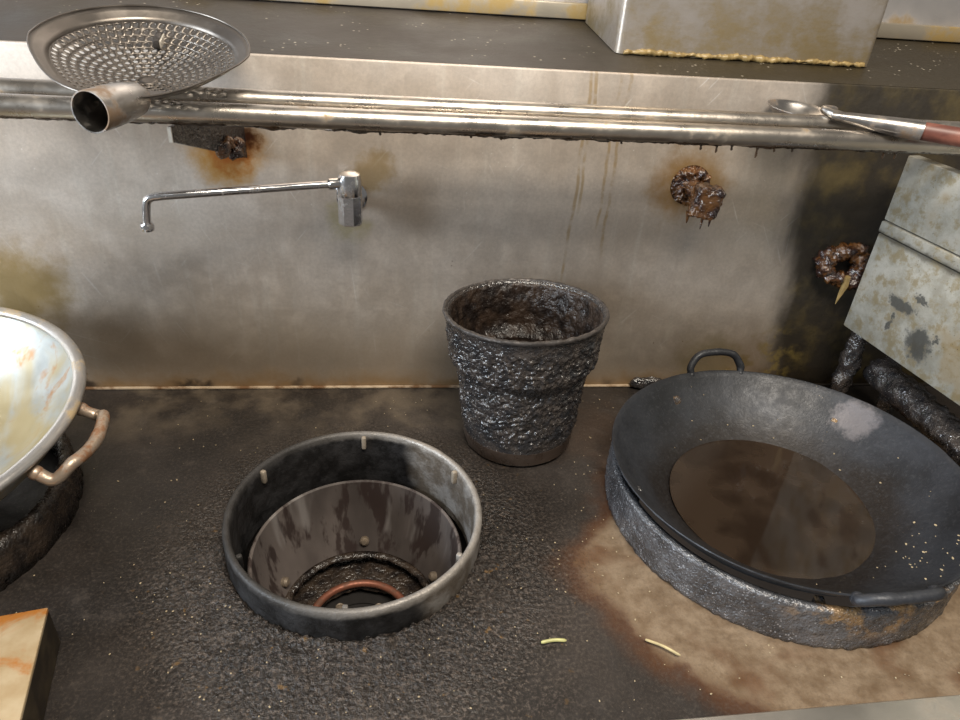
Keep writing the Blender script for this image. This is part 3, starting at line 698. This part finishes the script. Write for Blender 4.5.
# ------------------------------------------------------------------ grease-choked outlet at the right end of the wall
oc = at(843, 266, 1, -.012)
ot = empty('wall_outlet', (oc.x, 0, oc.z), 'grease-choked round pipe opening in the wall beside the side guard', 'pipe outlet')
b = B(); add_lathe(b, [(.032+.014*math.cos(t), .010+.013*math.sin(t)) for t in [2*PI*i/20 for i in range(20)]], 90, True, Matrix.Translation((oc.x, -.0045, oc.z)) @ rot_to((0, -1, .2)) @ Matrix.Diagonal((1.1, .85, 1, 1))); crust(b, .011, 75, octv=5, bias=0); obj('collar', b, 'grease_amber', ot, angle=180)
b = B(); add_lathe(b, [(0, .003), (.03, .003), (.03, 0), (0, 0)], 40, False, Matrix.Translation((oc.x, -.0005, oc.z)) @ rot_to((0, -1, 0))); obj('bore', b, 'soot', ot)
q = at(845, 285, 1, -.03); b = B(); add_tube(b, [q+Vector((-.002, 0, .016)), q, q-Vector((.003, 0, .018)), q-Vector((.005, 0, .038))], 1, 10, True, [.006, .005, .003, .001]); crust(b, .0018, 120); tag(obj('drip', b, 'seam_grease', ot), 'yellow congealed drip')

# ------------------------------------------------------------------ side guard on the right
g0 = at(843, 325, 0, .81); gz = g0.z
gd = Vector((.045, -.26, 0)).normalized(); gn = Vector((gd.y, -gd.x, 0)); gn = gn if gn.x < 0 else -gn
gp = Vector((g0.x, g0.y, 0)); GL = .62
sg = empty('side_guard', (gp.x+.05, -.3, 0), 'pale grease-spotted steel side guard raised above the cooktop at right', 'guard panel')
def guard_piece(name, z0, z1, off, th, mat='guard_steel', s0=0, s1=GL, bev=.002):
    a = gp+gd*s0+gn*off; mt = Matrix(((gd.x, gn.x, 0, a.x), (gd.y, gn.y, 0, a.y), (0, 0, 1, 0), (0, 0, 0, 1)))
    b = B(); add_box(b, (0, -th, z0), (s1-s0, 0, z1), bev, mt); return obj(name, b, mat, sg, angle=30)
guard_piece('lower_sheet', gz, .339, 0, .022)
guard_piece('fold_strip', .341, .360, .003, .022)
guard_piece('upper_sheet', .362, .468, 0, .022)
guard_piece('back_sheet', gz+.002, .466, -.0225, .002, 'body_steel')
def lumpy_tube(name, pts, r, parent, mat='crust_black', amp=.010, sc=42):
    b = B(); add_tube(b, pts, r, 40); crust(b, amp*.7, sc, octv=3, bias=.1); crust(b, .0035, 120, octv=3, bias=0); return obj(name, b, mat, parent, angle=180)
pa = at(848, 340, 1, -.065)
lumpy_tube('post', [(pa.x+.018, pa.y, .004+(gz+.006)*i/24) for i in range(25)], .016, sg, amp=.009)
pb = gp+gd*.605-gn*.012; lumpy_tube('post', [(pb.x, pb.y, .004+(gz-.004)*i/24) for i in range(25)], .016, sg)
gpipe = empty('gas_pipe', (.89, -.3, .09), 'thick grease-caked pipe running under the side guard', 'pipe')
q0, q1 = at(882, 372, 2, .085), at(960, 445, 2, .085); qd = (q1-q0).normalized()
lumpy_tube('pipe', [q0+qd*(-.01+.6*i/90) for i in range(91)], .027, gpipe, amp=.008)
b = B(); add_tube(b, [q0+qd*.44+Vector((0, 0, -.085)), q0+qd*.44+Vector((0, 0, -.02))], .016, 16); obj('pipe_foot', b, 'crust_black', gpipe)
b = B(); add_tube(b, [q0+qd*.04+Vector((0, 0, -.085)), q0+qd*.04+Vector((0, 0, -.02))], .016, 16); obj('pipe_foot', b, 'crust_black', gpipe)
# added black lump standing in for a dark notch at the wall foot
p = at(645, 377, 1, -.004); b = B(); bmesh.ops.create_icosphere(b, subdivisions=4, radius=1, matrix=Matrix.Translation((p.x+.006, -.010, .014)) @ Matrix.Diagonal((.034, .0085, .011, 1))); crust(b, .004, 45); tag(obj('dark_lump', b, 'crust_black', angle=180, origin=(p.x, -.008, .001)), 'black lump in place of a dark notch at the wall foot between pot and wok', 'dark lump')

# ------------------------------------------------------------------ duct on the ledge
df = .11; dL, dR = .357, .80
zd = WT+SL*df
du = empty('duct_box', ((dL+dR)/2, .23, WT+SL*.23), 'grease-yellowed sheet steel duct box standing on the ledge', 'duct')
def led(y): return WT+SL*y+.0015
b = B(); add_prism(b, [(dL, df, led(df)), (dL, .342, led(.342)), (dL, .342, 1.3), (dL, df, 1.3)], (dR-dL, 0, 0))
bmesh.ops.bevel(b, geom=[e for e in b.edges if abs(e.verts[0].co.z-e.verts[1].co.z) > .3], offset=.012, segments=4, affect='EDGES', profile=.5); obj('casing', b, 'duct_steel', du, angle=50)
b = B(); add_tube(b, [(dL+.012+(dR-dL-.024)*i/220, df-.0015, led(df)+.0035) for i in range(221)], .0032, 10); crust(b, .004, 70, octv=4, bias=.1); tag(obj('grease_seam', b, 'seam_grease', du, angle=180), 'yellow grease along the foot')

# ------------------------------------------------------------------ scraps
def stem(px0, px1, r, mat, name, label):
    a, c = at(*px0, 2, .003), at(*px1, 2, .003); mid = a.lerp(c, .5)+Vector((.0005, .0012, .001))
    lift = Vector((0, 0, .003 if name == 'pale_stem' else .003))
    b = B(); add_tube(b, [p+lift for p in bez([a, mid, c], 6)], 1, 8, True, [r*.7]+[r]*11+[r*.5]); tag(obj(name, b, mat, origin=a), label, 'vegetable scrap')
stem((541, 644), (566, 642), .0021, 'stem_green', 'vegetable_stem', 'short yellow-green vegetable scrap on the dark cooktop by the burner')
stem((645, 641), (680, 657), .0017, 'stem_pale', 'vegetable_stem', 'long pale vegetable stem on the cooktop in front of the wok')
def crumbs(name, pts, label, parent=None, smin=.0006, smax=.0018):
    b = B()
    for p in pts:
        s = random.uniform(smin, smax); v0 = len(b.verts)
        r = bmesh.ops.create_icosphere(b, subdivisions=1, radius=s, matrix=Matrix.Translation(p) @ Matrix.Rotation(random.random()*6, 4, 'Z') @ Matrix.Diagonal((random.uniform(.7, 1.8), 1, random.uniform(.5, .9), 1)))
    return tag(obj(name, b, 'crumb', origin=pts[0]), label, 'crumbs', kind='stuff')
pts = []
while len(pts) < 260:
    x, y = random.uniform(-.45, .75), random.uniform(-.64, -.02); p = Vector((x, y, 0))
    if (p-BC).length < BR+.012 or (p-WC).length < .262 or (p-PC).length < .105 or (p-AC).length < .225: continue
    dens = .25 + (.6 if (p-BC).length < .3 and y < -.4 else 0) + (.5 if abs(x-.33) < .06 else 0)
    if random.random() < dens: pts.append(Vector((x, y, .0015+(.003 if (p-BC).length < .25 else 0))))
crumbs('food_crumbs', pts, 'tiny pale food crumbs strewn over the black cooktop', smin=.0005, smax=.0012)
pts = []
for i in range(70):
    if i < 45: a = math.radians(random.gauss(-48, 9)); r = random.uniform(.16, .25)
    else: a = random.random()*2*PI; r = random.uniform(.16, .245)
    p = TW @ Vector((r*math.cos(a), r*math.sin(a), wz(r)+.0008)); pts.append(p)
crumbs('food_crumbs', pts, 'pale crumbs stuck to the inside wall of the wok')
